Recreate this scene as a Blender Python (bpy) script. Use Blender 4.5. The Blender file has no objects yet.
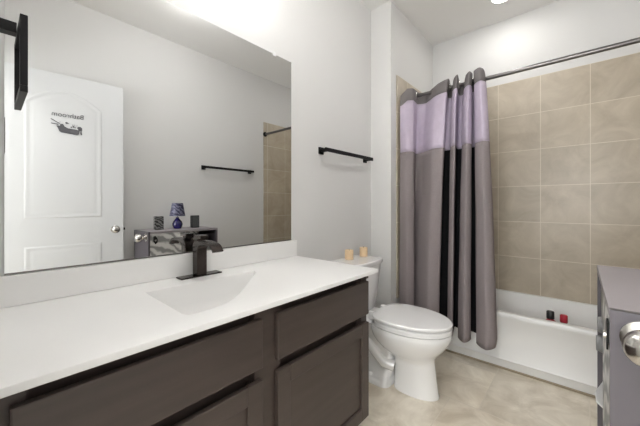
import bpy, bmesh, math, random
from mathutils import Vector, Matrix
random.seed(4)
PI = math.pi
sc = bpy.context.scene
COL = sc.collection

# ---------------------------------------------------------------- camera
CX, CH = 1.315, 1.13
cam_d = bpy.data.cameras.new('camera'); cam = bpy.data.objects.new('camera', cam_d); COL.objects.link(cam)
cam.location = (CX, 0, CH); cam.rotation_euler = (PI/2, 0, math.radians(41.4))
cam_d.sensor_width = 36; cam_d.lens = 295/640*36; cam_d.shift_y = -8.2/640; cam_d.clip_start = 0.02
sc.camera = cam

# ---------------------------------------------------------------- world, lights, exposure
w = bpy.data.worlds.new('world'); sc.world = w; w.use_nodes = True
w.node_tree.nodes['Background'].inputs[0].default_value = (.9, .93, 1, 1)
w.node_tree.nodes['Background'].inputs[1].default_value = 0.3
sc.view_settings.view_transform = 'Standard'; sc.view_settings.look = 'None'
sc.view_settings.gamma = 1; sc.view_settings.use_curve_mapping = False
sc.view_settings.exposure = 1.36
sc.cycles.diffuse_bounces = 8; sc.cycles.max_bounces = 14
VANITY_L, TUB_W, HALL_FILL_W, ROOM_L, WIN_FILL_W = 12.0, .7, 10.0, 25.0, 8.5

def light(name, kind, loc, power, col=(1, 1, 1), size=.1, rot=(0, 0, 0), spot=None):
    d = bpy.data.lights.new(name, kind); d.energy = power; d.color = col
    if kind == 'AREA': d.shape = 'DISK'; d.size = size
    else: d.shadow_soft_size = size
    if spot: d.spot_size = spot; d.spot_blend = .6
    o = bpy.data.objects.new(name, d); COL.objects.link(o); o.location = loc; o.rotation_euler = rot
    return o

# ---------------------------------------------------------------- materials
def mat(name, col, rough=.5, metal=0, var=0, scale=8, bump=0, bscale=60, spec=.5, coat=0, trans=0, stretch=None, col2=None, emit=0):
    m = bpy.data.materials.new(name); m.use_nodes = True
    nt = m.node_tree; b = nt.nodes['Principled BSDF']
    b.inputs['Base Color'].default_value = (*col, 1); b.inputs['Roughness'].default_value = rough
    b.inputs['Metallic'].default_value = metal; b.inputs['Specular IOR Level'].default_value = spec
    b.inputs['Coat Weight'].default_value = coat; b.inputs['Transmission Weight'].default_value = trans
    if emit:
        b.inputs['Emission Color'].default_value = (*col, 1); b.inputs['Emission Strength'].default_value = emit
    tc = nt.nodes.new('ShaderNodeTexCoord'); mp = nt.nodes.new('ShaderNodeMapping')
    nt.links.new(tc.outputs['Object'], mp.inputs[0])
    if stretch: mp.inputs['Scale'].default_value = stretch
    if var or col2:
        n = nt.nodes.new('ShaderNodeTexNoise'); n.inputs['Scale'].default_value = scale; n.inputs['Detail'].default_value = 5
        nt.links.new(mp.outputs[0], n.inputs['Vector'])
        r = nt.nodes.new('ShaderNodeValToRGB')
        c2 = col2 or tuple(min(1, c*(1+var)) for c in col); c1 = col if col2 else tuple(c*(1-var) for c in col)
        r.color_ramp.elements[0].color = (*c1, 1); r.color_ramp.elements[1].color = (*c2, 1)
        r.color_ramp.elements[0].position = .3; r.color_ramp.elements[1].position = .7
        nt.links.new(n.outputs[0], r.inputs[0]); nt.links.new(r.outputs[0], b.inputs['Base Color'])
    if bump:
        n2 = nt.nodes.new('ShaderNodeTexNoise'); n2.inputs['Scale'].default_value = bscale; n2.inputs['Detail'].default_value = 3
        nt.links.new(mp.outputs[0], n2.inputs['Vector'])
        bp = nt.nodes.new('ShaderNodeBump'); bp.inputs['Strength'].default_value = bump; bp.inputs['Distance'].default_value = .002
        nt.links.new(n2.outputs[0], bp.inputs['Height']); nt.links.new(bp.outputs[0], b.inputs['Normal'])
    return m

M = {}
M['wall'] = mat('wall_paint', (.70, .698, .69), .75, bump=.25, bscale=90, spec=.2)
M['ceil'] = mat('ceiling_paint', (.84, .835, .825), .9, bump=.3, bscale=70, spec=.1)
M['trim'] = mat('trim_paint', (.78, .78, .77), .4)
M['door'] = mat('door_paint', (.68, .69, .70), .45)
M['porc'] = mat('porcelain', (.87, .87, .87), .08, coat=.5)
M['tub'] = mat('tub_acrylic', (.80, .80, .79), .38, spec=.35)
M['top'] = mat('cultured_marble', (.83, .825, .815), .3, var=.01, scale=3)
M['cab'] = mat('espresso_wood', (.062, .046, .040), .42, var=.13, scale=5, stretch=(1, .6, 7), bump=.08, bscale=40)
M['cabdark'] = mat('cabinet_inside', (.03, .022, .02), .6)
M['bronze'] = mat('oil_rubbed_bronze', (.055, .044, .040), .26, metal=.85, var=.15, scale=30)
M['black'] = mat('matte_black_metal', (.006, .006, .0065), .45, spec=.25)
M['chrome'] = mat('brushed_chrome', (.62, .60, .57), .18, metal=1)
M['rod'] = mat('rod_steel', (.20, .19, .185), .3, metal=1)
M['mirror'] = mat('mirror_silver', (.74, .745, .74), .0, metal=1)
M['medge'] = mat('mirror_edge', (.35, .38, .36), .3)
M['clip'] = mat('clear_plastic', (.8, .8, .8), .2)
M['drape'] = mat('grey_drape_fabric', (.27, .235, .24), .8, var=.06, scale=200, bump=.5, bscale=500, spec=.15)
M['foldshade'] = mat('fold_shade_black', (.012, .012, .013), .85, bump=.4, bscale=500, spec=.1)  # near-black cloth colour that paints the shade inside the curtain folds
M['header'] = mat('header_band_fabric', (.19, .175, .175), .8, bump=.4, bscale=500, spec=.15)
M['sheer'] = mat('lavender_satin', (.50, .435, .535), .5, var=.05, scale=20, spec=.4)
M['wax'] = mat('cream_wax', (.78, .58, .36), .5, var=.06, scale=20)
M['wick'] = mat('wick', (.05, .04, .03), .9)
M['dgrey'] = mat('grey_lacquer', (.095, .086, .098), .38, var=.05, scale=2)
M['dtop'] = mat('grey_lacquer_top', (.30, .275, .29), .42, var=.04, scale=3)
M['dedge'] = mat('dark_edge_banding', (.06, .055, .06), .4)
M['red'] = mat('red_plastic', (.42, .02, .04), .3)
M['bottleblk'] = mat('black_bottle_plastic', (.015, .015, .017), .3)
M['blue'] = mat('blue_glazed_ceramic', (.012, .008, .10), .12, coat=.6)
M['towel'] = mat('grey_towel', (.20, .20, .20), .9, bump=1, bscale=150, var=.15, scale=40)
M['paper'] = mat('white_paper', (.75, .75, .74), .7)
M['decal'] = mat('grey_vinyl_decal', (.10, .10, .11), .5)
M['grille'] = mat('dark_grey_weave', (.07, .075, .075), .6, var=.2, scale=80)
M['caulk'] = mat('tan_caulk', (.34, .28, .20), .7)
M['glassw'] = mat('lit_globe_glass', (1, .985, .96), .4, emit=VANITY_L)
M['dome'] = mat('lit_dome_glass', (1, .99, .975), .4, emit=ROOM_L)
M['led'] = mat('led_lens', (1, .98, .95), .4, emit=12.0)
M['darkwall'] = mat('hall_paint', (.75, .74, .72), .8)
M['fillpane'] = mat('added_window_fill', (.95, .98, 1), .3, emit=1.5)  # glowing pane of the added fill window

def swirl(name, c1, c2, scale=9, dist=6, metal=.3, rough=.3, stretch=(1, 1, 1)):
    m = bpy.data.materials.new(name); m.use_nodes = True; nt = m.node_tree; b = nt.nodes['Principled BSDF']
    tc = nt.nodes.new('ShaderNodeTexCoord'); mp = nt.nodes.new('ShaderNodeMapping'); mp.inputs['Scale'].default_value = stretch
    mp.inputs['Rotation'].default_value = (.5, 0, 0)
    wv = nt.nodes.new('ShaderNodeTexWave'); wv.bands_direction = 'Z'
    wv.inputs['Scale'].default_value = scale; wv.inputs['Distortion'].default_value = dist; wv.inputs['Detail'].default_value = 3; wv.inputs['Detail Scale'].default_value = 1.2
    r = nt.nodes.new('ShaderNodeValToRGB'); r.color_ramp.elements[0].color = (*c1, 1); r.color_ramp.elements[1].color = (*c2, 1)
    r.color_ramp.elements[0].position = .15; r.color_ramp.elements[1].position = .8
    nt.links.new(tc.outputs['Object'], mp.inputs[0]); nt.links.new(mp.outputs[0], wv.inputs['Vector'])
    nt.links.new(wv.outputs[0], r.inputs[0]); nt.links.new(r.outputs[0], b.inputs['Base Color'])
    b.inputs['Metallic'].default_value = metal; b.inputs['Roughness'].default_value = rough
    return m
M['marble'] = swirl('silver_marbled_film', (.24, .24, .235), (.62, .61, .59), 5, 9, 0, .45)
M['marbled'] = swirl('dark_marbled_film', (.05, .05, .05), (.22, .22, .21), 9, 7)
M['zebra'] = swirl('black_silver_stripe', (.01, .01, .01), (.22, .22, .22), 14, 10, .2, .3)
M['shade'] = swirl('blue_silver_brocade', (.012, .012, .05), (.18, .18, .26), 12, 14, .1, .5)

def tile_mat(name, size, ox, oz, c1, c2, grout, gw=.005, offs=0.0, axes='XZ', rough=.35, bumpy=.4, freq=2):
    m = bpy.data.materials.new(name); m.use_nodes = True; nt = m.node_tree; b = nt.nodes['Principled BSDF']
    tc = nt.nodes.new('ShaderNodeTexCoord'); sp = nt.nodes.new('ShaderNodeSeparateXYZ'); cb = nt.nodes.new('ShaderNodeCombineXYZ')
    nt.links.new(tc.outputs['Object'], sp.inputs[0])
    def shifted(axis, o):
        a = nt.nodes.new('ShaderNodeMath'); a.operation = 'SUBTRACT'; a.inputs[1].default_value = o
        nt.links.new(sp.outputs[axis], a.inputs[0]); return a.outputs[0]
    nt.links.new(shifted(axes[0], ox), cb.inputs[0]); nt.links.new(shifted(axes[1], oz), cb.inputs[1])
    br = nt.nodes.new('ShaderNodeTexBrick'); br.offset = offs; br.offset_frequency = freq; br.squash = 1
    br.inputs['Scale'].default_value = 1; br.inputs['Brick Width'].default_value = size; br.inputs['Row Height'].default_value = size
    br.inputs['Mortar Size'].default_value = gw/2; br.inputs['Mortar Smooth'].default_value = .1; br.inputs['Bias'].default_value = 0
    br.inputs['Color1'].default_value = (.93, .93, .93, 1); br.inputs['Color2'].default_value = (1.05, 1.05, 1.05, 1)
    nt.links.new(cb.outputs[0], br.inputs['Vector'])
    n = nt.nodes.new('ShaderNodeTexNoise'); n.inputs['Scale'].default_value = 5; n.inputs['Detail'].default_value = 7; n.inputs['Roughness'].default_value = .62
    n.inputs['Distortion'].default_value = .8
    nt.links.new(tc.outputs['Object'], n.inputs['Vector'])
    r = nt.nodes.new('ShaderNodeValToRGB'); r.color_ramp.elements[0].color = (*c1, 1); r.color_ramp.elements[1].color = (*c2, 1)
    r.color_ramp.elements[0].position = .32; r.color_ramp.elements[1].position = .68
    nt.links.new(n.outputs[0], r.inputs[0])
    mu = nt.nodes.new('ShaderNodeMix'); mu.data_type = 'RGBA'; mu.blend_type = 'MULTIPLY'; mu.inputs[0].default_value = 1
    nt.links.new(r.outputs[0], mu.inputs[6]); nt.links.new(br.outputs['Color'], mu.inputs[7])
    mx = nt.nodes.new('ShaderNodeMix'); mx.data_type = 'RGBA'
    nt.links.new(br.outputs['Fac'], mx.inputs[0]); nt.links.new(mu.outputs[2], mx.inputs[6]); mx.inputs[7].default_value = (*grout, 1)
    nt.links.new(mx.outputs[2], b.inputs['Base Color']); b.inputs['Roughness'].default_value = rough
    bp = nt.nodes.new('ShaderNodeBump'); bp.inputs['Strength'].default_value = bumpy; bp.inputs['Distance'].default_value = .002; bp.invert = True
    nt.links.new(br.outputs['Fac'], bp.inputs['Height']); nt.links.new(bp.outputs[0], b.inputs['Normal'])
    return m
TS = .3015
T1, T2, TG = (.43, .37, .285), (.57, .505, .405), (.70, .64, .54)
M['tileback'] = tile_mat('wall_tile_back', TS, 1.373-8*TS, 2.192-12*TS, T1, T2, TG)
M['tileside'] = tile_mat('wall_tile_side', TS, 3.02-12*TS, 2.192-12*TS, T1, T2, TG, axes='YZ')
M['floor'] = tile_mat('floor_tile', .46, 1.355-10*.46, 1.80-10*.46, (.56, .49, .385), (.86, .80, .69), (.66, .60, .50), gw=.006, offs=.33, freq=3, rough=.3, axes='XY')

# ---------------------------------------------------------------- mesh helpers
def box(bm, x0, x1, y0, y1, z0, z1, bev=0, seg=2):
    vs = [bm.verts.new(p) for p in ((x0,y0,z0),(x1,y0,z0),(x1,y1,z0),(x0,y1,z0),(x0,y0,z1),(x1,y0,z1),(x1,y1,z1),(x0,y1,z1))]
    fs = [bm.faces.new([vs[i] for i in q]) for q in ((0,3,2,1),(4,5,6,7),(0,1,5,4),(1,2,6,5),(2,3,7,6),(3,0,4,7))]
    if bev:
        es = list({e for f in fs for e in f.edges})
        bmesh.ops.bevel(bm, geom=es, offset=bev, segments=seg, affect='EDGES', profile=.5)
    return bm
def loft(bm, loops, cap0=True, cap1=True, close=True):
    rows = [[bm.verts.new(p) for p in l] for l in loops]; n = len(rows[0])
    for a, b in zip(rows, rows[1:]):
        for i in range(n if close else n-1):
            j = (i+1) % n
            bm.faces.new((a[i], a[j], b[j], b[i]))
    if cap0: bm.faces.new(rows[0][::-1])
    if cap1: bm.faces.new(rows[-1])
    return rows
def lathe(bm, prof, c=(0,0,0), axis='Z', n=32):
    # prof: list of (radius, height)
    loops = []
    for r, h in prof:
        l = []
        for i in range(n):
            a = 2*PI*i/n; p = (r*math.cos(a), r*math.sin(a), h)
            if axis == 'Y': p = (p[0], -p[2], p[1])
            if axis == 'X': p = (p[2], p[0], p[1])
            l.append((c[0]+p[0], c[1]+p[1], c[2]+p[2]))
        loops.append(l)
    return loft(bm, loops)
def tube(bm, pts, r, n=12, rs=None):
    pts = [Vector(p) for p in pts]; loops = []
    up = Vector((0, 0, 1))
    for i, p in enumerate(pts):
        t = (pts[min(i+1, len(pts)-1)] - pts[max(i-1, 0)]).normalized()
        u = up if abs(t.dot(up)) < .95 else Vector((1, 0, 0))
        a = t.cross(u).normalized(); b = a.cross(t).normalized()
        rr = rs[i] if rs else r
        loops.append([tuple(p + a*math.cos(2*PI*k/n)*rr + b*math.sin(2*PI*k/n)*rr) for k in range(n)])
    return loft(bm, loops)
def prism(bm, poly, axis, a, b):
    def P(u, v, t): return {'X': (t, u, v), 'Y': (u, t, v), 'Z': (u, v, t)}[axis]
    return loft(bm, [[P(u, v, a) for u, v in poly], [P(u, v, b) for u, v in poly]])
def obj(name, bm, m, parent=None, smooth=False, angle=40, loc=None):
    bmesh.ops.recalc_face_normals(bm, faces=bm.faces)
    me = bpy.data.meshes.new(name); 
    if smooth:
        for f in bm.faces: f.smooth = True
    bm.to_mesh(me); bm.free()
    if smooth: me.set_sharp_from_angle(angle=math.radians(angle))
    o = bpy.data.objects.new(name, me); COL.objects.link(o)
    me.materials.append(M[m] if isinstance(m, str) else m)
    if parent:
        o.parent = parent
        o.matrix_parent_inverse = Matrix.Identity(4)
    if loc: o.location = loc
    return o
def B(): return bmesh.new()
def thing(name, label, cat, loc=(0,0,0), rz=0, group=None):
    o = bpy.data.objects.new(name, None); COL.objects.link(o); o.location = loc; o.rotation_euler = (0, 0, rz)
    o.empty_display_size = .05
    o['label'] = label; o['category'] = cat
    if group: o['group'] = group
    return o
def tag(o, label, cat, group=None):
    o['label'] = label; o['category'] = cat
    if group: o['group'] = group
    return o
def struct(name, bm, m, **k):
    o = obj(name, bm, m, **k); o['kind'] = 'structure'; return o
def bxo(name, m, parent, *a, bev=0, **k): return obj(name, box(B(), *a, bev=bev), m, parent, **k)

# ---------------------------------------------------------------- room
XW, YB, ZC = 1.745, 3.02, 2.756
XA, YW = .185, 2.135
YN = -.03
struct('floor', box(B(), -.12, 1.9, -1.75, 3.15, -.1, 0), 'floor')
struct('ceiling', box(B(), -.12, 1.9, -1.75, 3.15, ZC, ZC+.1), 'ceil')
struct('wall_left', box(B(), -.12, 0, -1.75, 3.15, 0, ZC), 'wall')
struct('wall_right', box(B(), XW, XW+.12, -1.75, 3.15, 0, ZC), 'wall')
struct('wall_back', box(B(), 0, XW, YB, YB+.12, 0, ZC), 'wall')
bm = B(); box(bm, 0, XA, YW, YB, 0, ZC)
struct('wall_alcove', bm, 'wall')
bm = B(); box(bm, 0, .84, YN-.12, YN, 0, ZC); box(bm, .84, XW, YN-.12, YN, 2.18, ZC)
struct('wall_front', bm, 'wall')
struct('wall_hall', box(B(), 0, XW, -1.75, -1.63, 0, ZC), 'darkwall')
# tile surround
RIM = .386; TT = .351*3.02+CH   # tile top 2.19
TT = 2.192
bm = B(); box(bm, XA+.008, XW-.008, YB-.010, YB-.001, RIM-.02, TT)
o = struct('wall_tile_back', bm, 'tileback')
bm = B(); box(bm, XA+.0005, XA+.009, 2.225, YB-.0005, RIM-.02, TT); struct('wall_tile_left', bm, 'tileside')
bm = B(); box(bm, XW-.009, XW-.0005, 2.355, YB-.0005, RIM-.02, TT); struct('wall_tile_right', bm, 'tileside')
# base boards
def baseboard(name, *a): struct(name, box(B(), *a, bev=.003), 'trim')
baseboard('baseboard_left', .0005, .014, 1.26, YW-.0145, 0, .09)
baseboard('baseboard_alcove', .0005, XA+.013, YW-.014, YW-.0005, 0, .09)
baseboard('baseboard_right', XW-.014, XW-.0005, .0, 2.353, 0, .09)
# door casing on the room side of the doorway
bm = B(); box(bm, .78, .84, YN+.0005, YN+.012, 0, 2.24, .003)
box(bm, .8405, .852, YN-.118, YN-.002, 0, 2.179)
struct('trim_1', bm, 'trim')

# ---------------------------------------------------------------- bathtub
TX0, TX1, TY0, TY1 = XA+.010, XW-.010, 2.354, YB-.011
def rrect(x0, x1, y0, y1, r, z, n=6):
    pts = []
    for cx, cy, a0 in ((x1-r, y1-r, 0), (x0+r, y1-r, PI/2), (x0+r, y0+r, PI), (x1-r, y0+r, 1.5*PI)):
        for i in range(n+1):
            a = a0+PI/2*i/n; pts.append((cx+r*math.cos(a), cy+r*math.sin(a), z))
    return pts
def tub():
    t = thing('bathtub', 'long white alcove bathtub with plain apron below the tan tiled wall', 'bathtub', ((TX0+TX1)/2, (TY0+TY1)/2, 0))
    L = []
    L.append(rrect(TX0, TX1, TY0+.012, TY1, .004, .0))
    L.append(rrect(TX0, TX1, TY0+.012, TY1, .004, .055))
    L.append(rrect(TX0, TX1, TY0+.004, TY1, .004, .065))
    L.append(rrect(TX0, TX1, TY0+.012, TY1, .004, .075))
    L.append(rrect(TX0, TX1, TY0+.012, TY1, .004, RIM-.045))
    L.append(rrect(TX0, TX1, TY0+.003, TY1, .004, RIM-.035))
    L.append(rrect(TX0, TX1, TY0, TY1, .004, RIM-.012))
    L.append(rrect(TX0+.003, TX1-.003, TY0+.004, TY1-.003, .006, RIM-.003))
    L.append(rrect(TX0+.01, TX1-.01, TY0+.012, TY1-.01, .01, RIM))
    L.append(rrect(TX0+.06, TX1-.06, TY0+.050, TY1-.035, .08, RIM))
    L.append(rrect(TX0+.068, TX1-.068, TY0+.056, TY1-.042, .08, RIM-.006))
    L.append(rrect(TX0+.10, TX1-.085, TY0+.072, TY1-.06, .1, .22))
    L.append(rrect(TX0+.13, TX1-.10, TY0+.09, TY1-.075, .11, .12))
    L.append(rrect(TX0+.17, TX1-.13, TY0+.12, TY1-.105, .1, .085))
    L.append(rrect(TX0+.25, TX1-.2, TY0+.18, TY1-.17, .08, .08))
    bm = B(); loft(bm, L)
    bmesh.ops.translate(bm, verts=bm.verts, vec=Vector((-(TX0+TX1)/2, -(TY0+TY1)/2, 0)))
    obj('tub_shell', bm, 'tub', t, smooth=True, angle=50)
    bm = B(); lathe(bm, [(.0, .082), (.03, .082), (.034, .0795)], (.5, 0, 0)); obj('drain', bm, 'chrome', t, smooth=True)
    bm = B(); box(bm, -(TX1-TX0)/2, (TX1-TX0)/2, -(TY1-TY0)/2-.003, -(TY1-TY0)/2+.0115, 0, .012, .003)
    obj('caulk_bead', bm, 'caulk', t)
tub()

# ---------------------------------------------------------------- curtain rod and curtain
YR, ZR = 2.375, 2.035
rod = thing('curtain_rod', 'straight steel shower curtain rod spanning the tub alcove', 'curtain rod', (0, YR, ZR))
bm = B(); tube(bm, [(XA+.012, 0, 0), (.9, 0, 0), (XW-.012, 0, 0)], .0145, 16); obj('rod_tube', bm, 'rod', rod, smooth=True)
bm = B(); lathe(bm, [(.030, .0), (.030, .008), (.02, .022), (.0135, .024)], (XA+.0095, 0, 0), 'X'); obj('end_flange', bm, 'rod', rod, smooth=True)
bm = B(); lathe(bm, [(.0135, -.024), (.02, -.022), (.030, -.008), (.030, 0)], (XW-.0095, 0, 0), 'X'); obj('end_flange', bm, 'black', rod, smooth=True)

th = math.radians(41.4)
def plan(u, y):
    a = (u-320)/295; return CX + y*(-math.sin(th)+math.cos(th)*a)/(math.cos(th)+math.sin(th)*a)
KT = [(400.5,2.25),(406,2.26),(413,2.29),(419,2.41),(428,2.45),(438,2.33),(448.5,2.29),(450.5,2.42),(453,2.43),(454,2.31),(457.5,2.26),(460,2.42),(464.5,2.43),(466,2.31),(469.3,2.26),(472.3,2.31),(472.2,2.41),(474.3,2.41),(473.8,2.28),(479,2.24),(483.5,2.29),(483,2.42)]
KB = [(399.5,2.23),(407,2.19),(414,2.24),(413,2.33),(418,2.25),(427,2.17),(438.5,2.22),(438,2.34),(447.5,2.34),(447.5,2.22),(452,2.17),(454.5,2.34),(459.5,2.34),(458,2.22),(464,2.15),(470.5,2.20),(469.5,2.34),(478.5,2.34),(476.5,2.21),(486,2.13),(495,2.17),(497,2.31)]
DARK = ((6.3, 8.7), (10.35, 12.65), (15.3, 17.7))  # stretches of the curtain path that get the painted fold shade
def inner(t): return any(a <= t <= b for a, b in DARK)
PT = [Vector((plan(u, y), y)) for u, y in KT]; PB = [Vector((plan(u, y), y)) for u, y in KB]
def cr(P, t):
    i = min(int(t), len(P)-2); f = t-i
    p0, p1, p2, p3 = P[max(i-1,0)], P[i], P[i+1], P[min(i+2, len(P)-1)]
    g = f*f*(3-2*f)*.5+f*.5
    return .65*(.5*((2*p1)+(p2-p0)*f+(2*p0-5*p1+4*p2-p3)*f*f+(3*p1-p0-3*p2+p3)*f**3)) + .35*(p1*(1-g)+p2*g)
ZT, ZH, ZS, ZBt = 2.072, 1.97, 1.555, .20
def curtain_strip(z0, z1, nz, which=None):
    bm = B(); N = 273; rows = []
    for k in range(nz+1):
        z = z0+(z1-z0)*k/nz
        b = min(1, max(0, (ZT-z)/(ZT-.25)))**.55
        row = []
        for i in range(N+1):
            t = i/N*(len(PT)-1)
            p = cr(PT, t)*(1-b)+cr(PB, t)*b
            zz = z
            if z > 1.96: zz = z - .055*max(0, 1-t/1.2)*(z-1.5)/.57
            if z < .3: zz = z + .012*math.sin(t*1.3)
            yy = p.y + .004*math.sin(z*9+t*2.0)*b*(1-b)*4
            row.append(bm.verts.new((p.x, min(yy, 2.345) if z < .42 else yy, zz)))
        rows.append(row)
    for a, c in zip(rows, rows[1:]):
        for i in range(N):
            if which is None or inner((i+.5)/N*(len(PT)-1)) == (which == 'foldshade'):
                bm.faces.new((a[i], a[i+1], c[i+1], c[i]))
    bmesh.ops.delete(bm, geom=[q for q in bm.verts if not q.link_faces], context='VERTS')
    return bm
cur = thing('shower_curtain', 'grey floor-length shower curtain with a lavender upper band, bunched on the rod', 'curtain')
for nm, m, z0, z1, nz in (('header_band', 'header', ZT, ZH, 5), ('sheer_band', 'sheer', ZH+.0005, ZS, 12), ('drape', 'drape', ZS+.0005, ZBt, 36), ('fold_shade', 'foldshade', ZS+.0005, ZBt, 36)):
    o = obj(nm, curtain_strip(z0, z1, nz, {'drape': 'drape', 'fold_shade': 'foldshade'}.get(nm)), m, cur, smooth=True, angle=75)
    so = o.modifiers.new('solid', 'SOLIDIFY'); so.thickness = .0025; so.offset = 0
# hem line and chrome grommet rings where the cloth crosses the rod
def torus(bm, c, nrm, R, r, n=24, k=8):
    nrm = Vector(nrm).normalized(); a = nrm.cross(Vector((0,0,1))).normalized(); b = nrm.cross(a)
    loops = []
    for i in range(n):
        t = 2*PI*i/n; d = a*math.cos(t)+b*math.sin(t); q = Vector(c)+d*R
        loops.append([q+d*r*math.cos(2*PI*j/k)+nrm*r*math.sin(2*PI*j/k) for j in range(k)])
    loops.append(loops[0])
    rows = [[bm.verts.new(p) for p in l] for l in loops[:-1]]; rows.append(rows[0])
    for A, Bq in zip(rows, rows[1:]):
        for j in range(k): bm.faces.new((A[j], A[(j+1)%k], Bq[(j+1)%k], Bq[j]))
prev = cr(PT, 0)
for s in range(1, 420):
    t = s/420*(len(PT)-1); p = cr(PT, t)
    if (prev.y-YR)*(p.y-YR) < 0:
        d = (p-prev).normalized(); nrm = (d.y, -d.x, 0)
        bm = B(); torus(bm, (p.x, YR, ZR), nrm, .024, .0055)
        obj('grommet', bm, 'chrome', cur, smooth=True, angle=90)
    prev = p

# ---------------------------------------------------------------- vanity
HC = .82; CF = .582; CEND = 1.257
v = thing('vanity_cabinet', 'dark espresso wood bathroom vanity cabinet with drawers over shaker doors', 'cabinet', (.3, .6, 0))
VX, VY = .3, .6
def vb(name, m, x0, x1, y0, y1, z0, z1, bev=0, parent=None):
    return obj(name, box(B(), x0-VX, x1-VX, y0-VY, y1-VY, z0, z1, bev), m, parent or v)
bm = B()
FX = .540   # face frame front
def vbm(bm, x0, x1, y0, y1, z0, z1, bev=0): box(bm, x0-VX, x1-VX, y0-VY, y1-VY, z0, z1, bev)
vbm(bm, .004, .02, YN+.003, 1.215, .11, HC-.022)
vbm(bm, .02, FX-.053, YN+.003, YN+.02, .11, HC-.022); vbm(bm, .02, FX-.053, 1.198, 1.215, 0.0, HC-.022)
vbm(bm, .02, FX-.053, YN+.02, 1.198, .11, .128)
obj('carcass', bm, 'cabdark', v)
bm = B()
vbm(bm, FX-.052, FX, YN+.003, .05, .11, HC-.020); vbm(bm, FX-.052, FX, .565, .67, .11, HC-.020); vbm(bm, FX-.052, FX, 1.17, 1.2175, .11, HC-.020)
for z0, z1 in ((HC-.075, HC-.0205), (.56, .62), (.11, .15)):
    vbm(bm, FX-.050, FX-.030, .05, .565, z0, z1); vbm(bm, FX-.050, FX-.030, .67, 1.17, z0, z1)
vbm(bm, FX-.052, FX-.046, .05, 1.17, .15, .745)
obj('face_frame', bm, 'cab', v)
vb('toe_kick', 'cabdark', FX-.09, FX-.07, YN+.003, 1.197, 0, .11)
DX0, DX1 = FX+.0008, FX+.0195
vb('drawer_front', 'cab', DX0, DX1, .028, .585, .610, .767, .004)
vb('drawer_front', 'cab', DX0, DX1, .645, 1.210, .610, .767, .004)
def shaker(y0, y1, z0, z1, sw=.058):
    bm = B()
    vbm(bm, DX0, DX1, y0, y0+sw, z0, z1, .003); vbm(bm, DX0, DX1, y1-sw, y1, z0, z1, .003)
    vbm(bm, DX0, DX1, y0+sw, y1-sw, z1-sw, z1, .003); vbm(bm, DX0, DX1, y0+sw, y1-sw, z0, z0+sw, .003)
    d = obj('cabinet_door', bm, 'cab', v)
    bm = B(); vbm(bm, DX0, DX0+.008, y0+sw, y1-sw, z0+sw, z1-sw)
    obj('door_panel', bm, 'cab', d)
shaker(.028, .585, .125, .573); shaker(.645, 1.210, .125, .573)

# counter top with moulded basin
BAS = [(.163,.374),(.163,.60),(.163,.80),(.168,.835),(.20,.826),(.295,.722),(.36,.655),(.418,.592),(.455,.545),(.480,.500),(.490,.45),(.493,.40),(.488,.378),(.47,.370),(.32,.371)]
def bas_loop(s, z, cx=.30, cy=.52):
    # smooth the outline and shrink about the basin centre
    return [(cx+(x-cx)*s, cy+(y-cy)*s, z) for x, y in BAS]
def counter():
    t = thing('countertop', 'white one-piece vanity countertop with sunken basin and backsplash', 'countertop', (.3, .6, HC))
    bm = B()
    x0, x1, y0, y1 = .002, CF, YN+.002, CEND
    outer = [(x0,y0),(x1-.003,y0),(x1-.003,y1-.003),(x0,y1-.003)]
    L = [[(x, y, HC) for x, y in BAS], bas_loop(.992, HC-.003), bas_loop(.98, HC-.012), bas_loop(.93, HC-.075), bas_loop(.87, HC-.112), bas_loop(.76, HC-.128), bas_loop(.5, HC-.134), bas_loop(.2, HC-.137)]
    rows = [[bm.verts.new(p) for p in l] for l in L]; n = len(BAS)
    for a, b in zip(rows, rows[1:]):
        for i in range(n): bm.faces.new((a[i], a[(i+1)%n], b[(i+1)%n], b[i]))
    bm.faces.new(rows[-1])
    ov = [bm.verts.new((x, y, HC)) for x, y in outer]
    edges = [bm.edges.new((ov[i], ov[(i+1)%4])) for i in range(4)]
    inner = [bm.edges.get((rows[0][i], rows[0][(i+1)%n])) for i in range(n)]
    bmesh.ops.triangle_fill(bm, use_beauty=True, edges=edges+inner)
    # edge profile
    def ring(dx, z): return [bm.verts.new(p) for p in ((x0,y0,z),(x1-.003+dx,y0,z),(x1-.003+dx,y1-.003+dx,z),(x0,y1-.003+dx,z))]
    rs = [ov, ring(.002, HC-.001), ring(.003, HC-.003), ring(.003, HC-.016), ring(.001, HC-.018)]
    for a, b in zip(rs, rs[1:]):
        for i in range(4): bm.faces.new((a[i], a[(i+1)%4], b[(i+1)%4], b[i]))
    # underside ring left open to the bowl, closed by a skirt plate
    bmesh.ops.remove_doubles(bm, verts=bm.verts, dist=1e-6)
    bmesh.ops.translate(bm, verts=bm.verts, vec=Vector((-.3, -.6, -HC)))
    obj('counter_slab', bm, 'top', t, smooth=True, angle=35)
    obj('backsplash', box(B(), .002-.3, .021-.3, YN+.002-.6, CEND-.001-.6, .0003, .0950, .002), 'top', t)
    bm = B(); lathe(bm, [(.0, .006), (.018, .006), (.021, 0)], (.0, -.08, -.1365)); obj('drain', bm, 'bronze', t, smooth=True)
counter()

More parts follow.
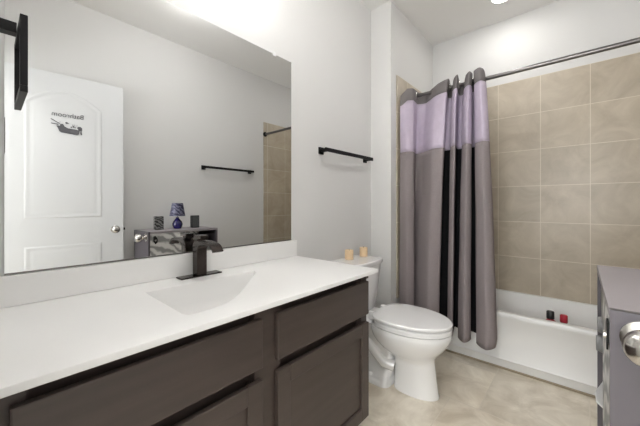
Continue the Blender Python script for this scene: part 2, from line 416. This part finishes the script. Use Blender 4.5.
# faucet
f = thing('faucet', 'oil-rubbed bronze single-post waterfall faucet behind the basin', 'faucet', (.065, .622, HC))
obj('base_plate', box(B(), -.026, .026, -.092, .092, .0005, .006, .0015), 'bronze', f)
prof_o, prof_i = [], []
bm = B(); box(bm, -.023, .020, -.022, .022, .0062, .125, .002); obj('post', bm, 'bronze', f)
def arc(cx, cz, r, a0, a1, n): return [(cx+r*math.cos(a0+(a1-a0)*i/n), cz+r*math.sin(a0+(a1-a0)*i/n)) for i in range(n+1)]
outer = [(-.023, .1252)] + arc(.012, .120, .035, PI, PI/2, 8) + [(.06, .156), (.10, .152)] + arc(.105, .095, .057, PI/2-.05, PI/2-1.1, 6)
inner = arc(.105, .095, .048, PI/2-1.1, PI/2-.05, 6) + [(.07, .142), (.045, .138)] + arc(.045, .115, .023, PI/2, PI, 6)[:6] + [(.020, .1252)]
bm = B(); prism(bm, outer+inner, 'Y', -.0225, .0225); obj('spout', bm, 'bronze', f, smooth=True, angle=30)
bm = B(); box(bm, -.018, .016, -.018, .018, .1565, .163, .001); box(bm, -.020, .040, -.018, .018, .163, .178, .002)
obj('handle', bm, 'bronze', f)

# mirror
mr = thing('wall_mirror', 'large frameless wall mirror above the white backsplash', 'mirror', (0, .6, .917))
obj('mirror_glass', box(B(), .002, .007, .038-.6, 1.221-.6, .0, 1.072), 'mirror', mr)
bm = B(); box(bm, .0015, .0019, .038-.6, 1.222-.6, 0, 1.0725); obj('backing', bm, 'medge', mr)
for yy in (1.09,):
    obj('mirror_clip', box(B(), .002, .013, yy-.6-.010, yy-.6+.010, 1.060, 1.085, .003), 'clip', mr)
bm = B(); box(bm, .0072, .010, .038-.6, 1.221-.6, .0, .004); obj('bottom_channel', bm, 'rod', mr)

# towel bars
def towel_bar(x, y0, y1, z, sgn, label):
    t = thing('towel_bar', label, 'towel bar', (x, (y0+y1)/2, z))
    h = (y1-y0)/2; e = .062*sgn
    bm = B(); X = sorted((e-.005*sgn, e+.007*sgn)); box(bm, X[0], X[1], -h, h, -.0125, .0125, .001); obj('bar', bm, 'black', t)
    for s in (-1, 1):
        bm = B()
        X = sorted((.0005*sgn, .010*sgn)); Y = sorted((s*h, s*(h-.045))); box(bm, X[0], X[1], Y[0], Y[1], -.024, .022, .001)
        X = sorted((.0105*sgn, e-.0055*sgn)); Y = sorted((s*(h-.008), s*(h-.034))); box(bm, X[0], X[1], Y[0], Y[1], -.011, .011, .001)
        obj('bracket', bm, 'black', t)
towel_bar(0, 1.475, 2.06, 1.495, 1, 'matte black towel bar on the wall above the toilet')
towel_bar(XW, 1.53, 2.165, 1.533, -1, 'matte black towel bar seen in the mirror, beside the tiled strip')
# towel ring
t = thing('towel_ring', 'square matte black towel ring on an arm at the upper left corner', 'towel ring', (.48, YN, 1.475))
bm = B(); box(bm, -.026, .026, .0005, .009, -.026, .026, .001); box(bm, -.012, .012, .0092, .0705, -.010, .010, .001); obj('arm', bm, 'black', t)
bm = B(); yr0, yr1 = .0710, .0815
box(bm, .068, .080, yr0, yr1, -.128, .0, .001); box(bm, -.080, -.068, yr0, yr1, -.128, .0, .001)
box(bm, -.068, .068, yr0, yr1, -.012, -.0, .001); box(bm, -.080, .080, yr0, yr1, -.140, -.1282, .001)
obj('ring', bm, 'black', t)

# ---------------------------------------------------------------- toilet
TYc = 1.74
to = thing('toilet', 'white two-piece toilet with closed lid beside the vanity', 'toilet', (0, TYc, 0))
def egg(xb, xf, wd, z, n=40, sq=2.35, kx=.42):
    # elongated outline: xb back, xf front, widest at fraction kx
    xm = xb+(xf-xb)*kx; pts = []
    for i in range(n):
        a = 2*PI*i/n; c, s = math.cos(a), math.sin(a)
        ex = 2.0 if c > 0 else sq+.7
        r = (abs(c)**ex+abs(s)**ex)**(-1/ex)
        L = (xf-xm) if c > 0 else (xm-xb)
        pts.append((xm+L*c*r, wd*s*r, z))
    return pts
bm = B()
loft(bm, [egg(.435,.700,.084,0), egg(.432,.702,.086,.010), egg(.438,.695,.081,.03), egg(.440,.686,.079,.10), egg(.440,.676,.081,.18), egg(.430,.674,.089,.205), egg(.40,.678,.112,.228), egg(.36,.700,.138,.255), egg(.33,.730,.163,.29), egg(.31,.753,.180,.325), egg(.30,.766,.188,.355), egg(.30,.768,.189,.375), egg(.305,.764,.186,.386)])
obj('bowl', bm, 'porc', to, smooth=True, angle=60)
bm = B()
loft(bm, [rrect(.10,.43,-.125,.125,.05,0), rrect(.10,.43,-.125,.125,.05,.03), rrect(.11,.42,-.105,.105,.045,.045), rrect(.13,.43,-.068,.068,.04,.09), rrect(.13,.43,-.066,.066,.04,.20), rrect(.05,.40,-.10,.10,.05,.30), rrect(.03,.38,-.125,.125,.05,.34), rrect(.03,.36,-.135,.135,.05,.386)])
for s in (-1, 1):
    tube(bm, [(.44,s*.04,.12),(.38,s*.06,.13),(.32,s*.07,.19),(.27,s*.072,.245),(.21,s*.074,.25),(.17,s*.072,.19),(.17,s*.07,.10),(.22,s*.068,.055)], .036, 14)
obj('trapway', bm, 'porc', to, smooth=True, angle=60)
for s in (-1, 1):
    bm = B(); lathe(bm, [(.017,.0),(.017,.010),(.012,.020),(.002,.023)], (.30, s*.104, .038)); obj('bolt_cap', bm, 'porc', to, smooth=True)
# tank
def tanksec(x1, hw, z, x0=.022):
    pts = []
    for i in range(13):
        u = -1+2*i/12; pts.append((x1-.030*abs(u)**2.6, hw*u, z))
    pts += [(x0, hw, z), (x0, 0, z), (x0, -hw, z)]
    return pts
bm = B(); loft(bm, [tanksec(.205,.152,.387), tanksec(.220,.162,.40), tanksec(.230,.174,.52), tanksec(.240,.186,.66), tanksec(.242,.188,.703)])
obj('tank', bm, 'porc', to, smooth=True, angle=50)
bm = B(); loft(bm, [tanksec(.242,.188,.7035,.014), tanksec(.251,.196,.709,.010), tanksec(.254,.199,.716,.008), tanksec(.254,.199,.734,.008), tanksec(.247,.193,.741,.012)])
obj('tank_lid', bm, 'porc', to, smooth=True, angle=35)
bm = B(); lathe(bm, [(.014,0),(.014,.012),(.008,.016)], (.235, -.13, .65), 'X'); box(bm, .250, .260, -.135, -.055, .642, .657, .003); obj('flush_lever', bm, 'chrome', to)
# seat
bm = B()
loft(bm, [egg(0.330,.762,.184,.3885), egg(0.323,.770,.190,.394), egg(0.323,.770,.190,.415), egg(0.332,.760,.182,.420)])
obj('seat', bm, 'porc', to, smooth=True, angle=35)
bm = B()
loft(bm, [egg(0.320,.758,.180,.4270), egg(0.312,.771,.190,.4295), egg(0.312,.772,.191,.440), egg(0.318,.765,.185,.4455), egg(.34,.72,.150,.448), egg(.45,.62,.06,.449)])
obj('lid', bm, 'porc', to, smooth=True, angle=35)
for s in (-1, 1):
    bm = B(); box(bm, .282, .322, s*.075-.016, s*.075+.016, .387, .440, .006, 3); obj('hinge', bm, 'porc', to, smooth=True, angle=30)
bm = B(); tube(bm, [(.02,.15,.17),(.06,.15,.17),(.09,.145,.20),(.085,.13,.30),(.09,.125,.386)], .006, 8); lathe(bm, [(.025,0),(.025,.005),(.01,.008)], (.0145, .15, .17), 'X')
obj('supply_line', bm, 'chrome', to, smooth=True)

# candles
def candle(x, y, label, h):
    c = thing('candle', label, 'candle', (x, y, .7412), 0, 'candles on the toilet tank')
    bm = B(); lathe(bm, [(.028,0),(.030,.003),(.030,h-.003),(.027,h),(.012,h-.004)], n=28); obj('wax_body', bm, 'wax', c, smooth=True, angle=50)
    bm = B(); lathe(bm, [(.0015,h-.004),(.0015,h+.006)], n=8); obj('wick', bm, 'wick', c)
candle(.080, 1.715, 'short cream pillar candle on the tank lid, the one nearer the vanity', .068)
candle(.086, 1.892, 'short cream pillar candle on the tank lid, the one nearer the curtain', .068)

# ---------------------------------------------------------------- entry door, open against the right wall
hx, hy = 1.732, .035
ang = math.atan2(.76, -.08)
dr = bpy.data.objects.new('door_1', None); COL.objects.link(dr); dr.location = (hx, hy, 0); dr.rotation_euler = (0, 0, ang); dr['kind'] = 'structure'
DW, DH = .757, 2.135
# local x along the door, local +y faces the room side (-x world)
obj('door_leaf', box(B(), 0, DW, -.038, 0, .01, DH, .002), 'door', dr)
def molding(outline, parent):
    n = len(outline)
    cx = sum(p[0] for p in outline)/n; cz = sum(p[1] for p in outline)/n
    def off(d):
        out = []
        for i in range(n):
            p0, p1, p2 = Vector(outline[i-1]), Vector(outline[i]), Vector(outline[(i+1)%n])
            a = (p1-p0).normalized(); b = (p2-p1).normalized()
            na = Vector((-a.y, a.x)); nb = Vector((-b.y, b.x)); m = (na+nb).normalized(); k = d/max(.4, m.dot(nb))
            out.append(p1+m*k)
        return out
    prof = [(0, .0002), (.006, .0028), (.014, .0028), (.024, .0003), (.034, .0003), (.046, .0024), (.056, .0026)]
    bm = B(); loft(bm, [[(p.x, max(h, .0002), p.y) for p in off(d)] for d, h in prof], cap0=False)
    obj('door_panel', bm, 'door', parent, smooth=True, angle=25)
x0, x1 = .150, .607
arch = [(x0, 1.03), (x1, 1.03), (x1, 1.895)]
for i in range(1, 24):
    u = i/24; arch.append((x1+(x0-x1)*u, 1.895+.115*math.sin(PI*u)**.9 if 0 < u < 1 else 1.895))
arch.append((x0, 1.895))
molding(arch, dr)
molding([(x0, .24), (x1, .24), (x1, .82), (x0, .82)], dr)
for s, nm in ((1, 1), (-1, 1)):
    bm = B(); yb = .0003 if s > 0 else -.0383
    prof = [(.032, 0), (.032, .004), (.024, .008), (.012, .010), (.011, .030), (.020, .036), (.028, .046), (.029, .056), (.024, .066), (.012, .071), (.001, .072)]
    lathe(bm, [(r, -h*s) for r, h in prof], (.697, yb, .923), 'Y'); obj('door_knob', bm, 'chrome', dr, smooth=True, angle=50)
obj('latch_bolt', box(B(), DW+.0002, DW+.014, -.028, -.012, .913, .933, .002), 'black', dr)
for z in (.25, 1.1, 1.9):
    obj('hinge', box(B(), -.006, .004, .0004, .006, z-.045, z+.045, .001), 'chrome', dr)

# door decal (vinyl): lettering and bather in a tub
dec = thing('door_decal', 'grey vinyl decal reading Bathroom over a bather in a tub, on the door', 'sticker')
dec.location = (hx, hy, 0); dec.rotation_euler = (0, 0, ang)
fc = bpy.data.curves.new('lettering', 'FONT'); fc.body = 'Bathroom'; fc.size = .0505; fc.align_x = 'CENTER'
fo = bpy.data.objects.new('tmp_text', fc); COL.objects.link(fo)
bpy.context.view_layer.update()
me = bpy.data.meshes.new_from_object(fo.evaluated_get(bpy.context.evaluated_depsgraph_get()))
COL.objects.unlink(fo); bpy.data.objects.remove(fo)
fm = bmesh.new(); fm.from_mesh(me)
r = bmesh.ops.extrude_face_region(fm, geom=list(fm.faces)); bmesh.ops.translate(fm, verts=[g for g in r['geom'] if isinstance(g, bmesh.types.BMVert)], vec=(0, 0, .0006))
xs = [q.co.x for q in fm.verts]; wd = max(xs)-min(xs); k = .188/wd
for q in fm.verts:
    # seen from the room the text runs towards the hinge
    q.co = Vector((.393-q.co.x*k, .0052+q.co.z, 1.808+q.co.y))
obj('lettering', fm, 'decal', dec)
def P(u, vv):   # decal drawing coordinates in crop pixels -> door
    return (.290+(u-85)*(.478-.290)/220, 1.785-(vv-205)*(1.785-1.683)/120)
bm = B()
def dpoly(pts, h=.0056): prism(bm, [P(*p) for p in pts], 'Y', .0050, h)
dpoly([(125,262),(150,262),(152,245),(172,243),(180,262),(205,276),(262,278),(288,285),(284,318),(272,329),(160,322),(146,312),(138,290)])
dpoly([(268,262),(275,250),(292,247),(305,258),(306,278),(300,292),(306,320),(300,326),(291,312),(294,288),(280,283)])
dpoly([(88,205),(96,208),(150,240),(150,247),(90,214)]); dpoly([(90,244),(140,247),(140,256),(92,252)])
for cx, cy, rr in ((195,229,9),(207,232,4),(228,262,6),(243,256,8),(238,242,4),(255,262,5),(250,240,3),(268,242,3),(150,228,3)):
    dpoly([(cx+rr*math.cos(2*PI*i/10), cy+rr*math.sin(2*PI*i/10)) for i in range(10)])
obj('bather_drawing', bm, 'decal', dec)

# ---------------------------------------------------------------- grey dresser
DX, DXb, DY0, DY1, DZ = 1.362, 1.715, .900, 1.505, .906
d = thing('storage_dresser', 'grey storage dresser with a chrome knob on its end, at the right edge', 'dresser', ((DX+DXb)/2, (DY0+DY1)/2, 0))
ox, oy = (DX+DXb)/2, (DY0+DY1)/2
def db(name, m, x0, x1, y0, y1, z0, z1, bev=0, parent=None): return obj(name, box(B(), x0-ox, x1-ox, y0-oy, y1-oy, z0, z1, bev), m, parent or d)
db('top_panel', 'dtop', DX, DXb, DY0+.0004, DY1, DZ-.018, DZ, .0006)
db('end_panel', 'dgrey', DX+.001, DXb-.003, DY0-.014, DY0+.0, 0, DZ-.0015)
db('edge_strip', 'dedge', DX+.001, DXb-.003, DY0-.014, DY0, DZ-.0013, DZ-.0003)
db('end_panel', 'dgrey', DX+.001, DXb-.003, DY1-.02, DY1-.001, 0, DZ-.0185)
db('back_panel', 'dgrey', DXb-.010, DXb-.003, DY0+.0005, DY1-.0205, 0.02, DZ-.0185)
db('divider', 'dgrey', DX+.019, DXb-.0105, 1.175, 1.190, .02, DZ-.0185)
db('shelf', 'dgrey', DX+.019, DXb-.0105, 1.1905, DY1-.0205, .60, .615); db('shelf', 'dgrey', DX+.019, DXb-.0105, 1.1905, DY1-.0205, .32, .335)
db('shelf', 'dgrey', DX+.004, DXb-.0105, DY0+.0005, DY1-.0205, .02, .04)
dd = db('cabinet_door', 'marble', DX+.002, DX+.018, DY0+.0005, 1.174, .045, DZ-.0185, .0015)
bm = B(); prism(bm, [(-.016, .030), (.0, .036), (.016, .010), (.016, -.022), (.0, -.036), (-.016, -.012)], 'X', -.004, -.0005); bmesh.ops.translate(bm, verts=bm.verts, vec=Vector((DX+.002-ox, .940-oy, .835)))
hp = obj('handle_plate', bm, 'black', dd)
bm = B(); lathe(bm, [(.009, -.009), (.009, -.0045)], (DX+.002-ox, .940-oy, .833), 'X', 20); obj('latch_button', bm, 'chrome', hp, smooth=True)
bm = B()
prof = [(.036, 0), (.036, .004), (.028, .008), (.014, .012), (.013, .026), (.024, .032), (.0345, .046), (.037, .060), (.033, .074), (.020, .084), (.002, .088)]
lathe(bm, prof, (1.413-ox, DY0-.0142-oy, .856), 'Y', 40); obj('knob', bm, 'chrome', d, smooth=True, angle=60)
db('cabinet_door', 'marbled', DX+.003, DX+.018, 1.1915, 1.30, .775, DZ-.0185, .0015)

# things in the dresser's open half
tb = bxo('storage_box', 'dtop', None, 1.41, 1.56, 1.255, 1.355, .6155, .76, bev=.004)
tag(tb, 'grey storage box standing inside the open half of the dresser', 'box')
def rolled(x0, x1, y, z, r, label):
    bm = B(); pts = []; n = 60
    loops = []
    for s in (0, 1):
        pass
    L = x1-x0
    for k in range(13):
        xx = x0+L*k/12; rr = r*(1+.05*math.sin(k*2.1)); 
        if k in (0, 12): rr *= .82
        loops.append([(xx, y+rr*math.cos(2*PI*i/20)*(1+.05*math.sin(3*2*PI*i/20+k)), z+rr*math.sin(2*PI*i/20)) for i in range(20)])
    loft(bm, loops); o = obj('rolled_towel', bm, 'towel', None, smooth=True, angle=60); tag(o, label, 'towel', 'rolled towels in the dresser')
rolled(1.357, 1.60, 1.410, .6155+.0335, .030, 'rolled grey towel poking out of the dresser, under the other roll')
rolled(1.360, 1.60, 1.408, .715, .030, 'rolled grey towel poking out of the dresser, on top of the other roll')
bm = B()
loft(bm, [[(1.50,1.24,.50),(1.50,1.47,.50),(1.50,1.47,.503),(1.50,1.24,.503)], [(1.38,1.24,.50),(1.38,1.47,.50),(1.38,1.47,.503),(1.38,1.24,.503)], [(1.352,1.26,.515),(1.352,1.33,.515),(1.354,1.33,.518),(1.354,1.26,.518)]])
bmesh.ops.translate(bm, verts=bm.verts, vec=Vector((0,0,-.0)))
box(bm, 1.38, 1.60, 1.24, 1.47, .3352, .4998)
o = obj('paper_stack', bm, 'paper'); tag(o, 'stack of white paper with a curled top sheet in the dresser', 'paper')

# ornaments on the dresser (seen in the mirror)
z = DZ+.0004
o = obj('decorative_block', box(B(), -.016, .016, -.038, .038, 0, .120, .003), 'zebra', loc=(1.54, 1.03, z)); tag(o, 'black and silver striped decor block on the dresser, left of the lamp', 'ornament')
t = thing('decorative_box', 'small dark grey box on the dresser, right of the lamp', 'box', (1.54, 1.362, z))
obj('case', box(B(), -.018, .018, -.038, .038, 0, .120, .004), 'bottleblk', t)
obj('front_grille', box(B(), -.021, -.0185, -.032, .032, .008, .112, .001), 'grille', t)
t = thing('table_lamp', 'small table lamp with a blue glass base and patterned shade', 'lamp', (1.54, 1.195, z))
bm = B(); lathe(bm, [(.030,0),(.034,.006),(.043,.03),(.045,.045),(.038,.068),(.022,.088),(.013,.098),(.012,.108)]); obj('lamp_base', bm, 'blue', t, smooth=True, angle=60)
bm = B(); lathe(bm, [(.006,.1085),(.006,.135)], n=12); obj('stem', bm, 'chrome', t, smooth=True)
bm = B()
n = 36
L = [[(r*math.cos(2*PI*i/n), r*math.sin(2*PI*i/n), h) for i in range(n)] for r, h in ((.068,.118),(.047,.240),(.045,.240),(.066,.118))]
rows = [[bm.verts.new(p) for p in l] for l in L]; rows.append(rows[0])
for a, b in zip(rows, rows[1:]):
    for i in range(n): bm.faces.new((a[i], a[(i+1)%n], b[(i+1)%n], b[i]))
obj('lamp_shade', bm, 'shade', t, smooth=True, angle=50)
bm = B(); box(bm, -.058, .058, -.003, .003, .15, .156); box(bm, -.003, .003, -.058, -.0031, .15, .156); box(bm, -.003, .003, .0031, .058, .15, .156); box(bm,-.003,.003,-.003,.003,.1352,.1498); obj('shade_spider', bm, 'chrome', t)

# bottles in the tub
def bottle(x, y, zz, h, r, body, cap, label, sx=1.0):
    t = thing('shampoo_bottle', label, 'bottle', (x, y, zz), 0, 'bottles in the tub')
    bm = B(); lathe(bm, [(r*.9,0),(r,.006),(r,h*.72),(r*.85,h*.78),(r*.45,h*.82),(r*.45,h*.83)], n=24); obj('bottle_body', bm, body, t, smooth=True, angle=50)
    bm = B(); lathe(bm, [(r*.62,h*.83+.0005),(r*.64,h*.84),(r*.62,h*.985),(r*.5,h)], n=24); obj('cap', bm, cap, t, smooth=True, angle=50)
bottle(1.160, 2.60, .0865, .305, .036, 'red', 'bottleblk', 'red bottle with black cap behind the tub rim, the one nearer the curtain')
bottle(1.232, 2.60, .0865, .295, .034, 'bottleblk', 'red', 'dark bottle with red cap behind the tub rim, the one nearer the dresser')

# ---------------------------------------------------------------- lamps
vl = thing('vanity_light', 'three-globe vanity light fixture above the mirror', 'light fixture', (0, .62, 2.42))
obj('back_plate', box(B(), .0006, .02, -.30, .30, -.04, .04, .004), 'bronze', vl)
for k in (-1, 0, 1):
    bm = B(); tube(bm, [(.0205, k*.24, 0), (.07, k*.24, .0), (.10, k*.24, -.002), (.11, k*.24, -.02)], .008, 10); lathe(bm, [(.02, -.04), (.022, -.03), (.012, -.0205)], (.11, k*.24, 0)); sh = obj('lamp_arm', bm, 'bronze', vl, smooth=True)
    bm = B(); bmesh.ops.create_uvsphere(bm, u_segments=20, v_segments=12, radius=.05); bmesh.ops.translate(bm, verts=bm.verts, vec=Vector((.11, k*.24, -.091))); obj('globe', bm, 'glassw', sh, smooth=True, angle=180)
cl = thing('recessed_light', 'round recessed ceiling light above the bathtub', 'ceiling light', (.86, 2.66, ZC))
bm = B(); n = 40
L = [[(r*math.cos(2*PI*i/n), r*math.sin(2*PI*i/n), h) for i in range(n)] for r, h in ((.070,-.0005),(.092,-.0005),(.090,-.007),(.070,-.010),(.066,-.003))]
loft(bm, L, False, False); obj('trim_ring', bm, 'trim', cl, smooth=True)
bm = B(); lathe(bm, [(.064, -.0045), (.064, -.0005)], n=40); obj('lens', bm, 'led', cl)
light('recessed_light_lamp', 'AREA', (.86, 2.66, ZC-.012), TUB_W, (1, .98, .95), .13)
rl = thing('flush_ceiling_light', 'small round domed ceiling light in the middle of the bathroom', 'ceiling light', (.90, 1.10, ZC))
bm = B(); lathe(bm, [(.05,-.0005),(.05,-.02),(.03,-.028)]); obj('housing', bm, 'trim', rl, smooth=True)
bm = B(); lathe(bm, [(.03,-.0285),(.06,-.035),(.08,-.06),(.075,-.095),(.05,-.12),(.015,-.13)], n=24); obj('glass_dome', bm, 'dome', rl, smooth=True, angle=180)
hl = thing('added_hall_light', 'round fill light added to the hallway ceiling behind the camera', 'ceiling light', (1.2, -.9, ZC))  # added fixture, out of view, that fills the room with soft light
bm = B(); lathe(bm, [(.16,-.0005),(.16,-.02),(.14,-.035)]); obj('housing', bm, 'trim', hl, smooth=True)
light('hall_fill_lamp', 'AREA', (1.2, -.9, ZC-.05), HALL_FILL_W, (1, .98, .95), .6)

# added fill light shaped as a window, in the unseen hallway behind the camera
WX, WZ = 1.15, 1.35
bm = B(); a = .5; b2 = .65
for q in ((WX-a-.06, WX-a, WZ-b2-.06, WZ+b2+.06), (WX+a, WX+a+.06, WZ-b2-.06, WZ+b2+.06), (WX-a, WX+a, WZ+b2, WZ+b2+.06), (WX-a, WX+a, WZ-b2-.06, WZ-b2), (WX-a, WX+a, WZ-.015, WZ+.015)):
    box(bm, q[0], q[1], -1.6295, -1.605, q[2], q[3])
struct('added_window_1', bm, 'trim')
pane = obj('pane', box(B(), WX-a, WX+a, -1.629, -1.625, WZ-b2, WZ+b2), 'fillpane'); pane.name = 'added_window_pane'; pane['kind'] = 'structure'
lo = light('added_window_fill', 'AREA', (WX, -1.60, WZ), WIN_FILL_W, (.96, .98, 1), 1.0, (-PI/2, 0, 0))
lo.data.shape = 'RECTANGLE'; lo.data.size = 1.0; lo.data.size_y = 1.3; lo.rotation_euler = (-PI/2, 0, PI)
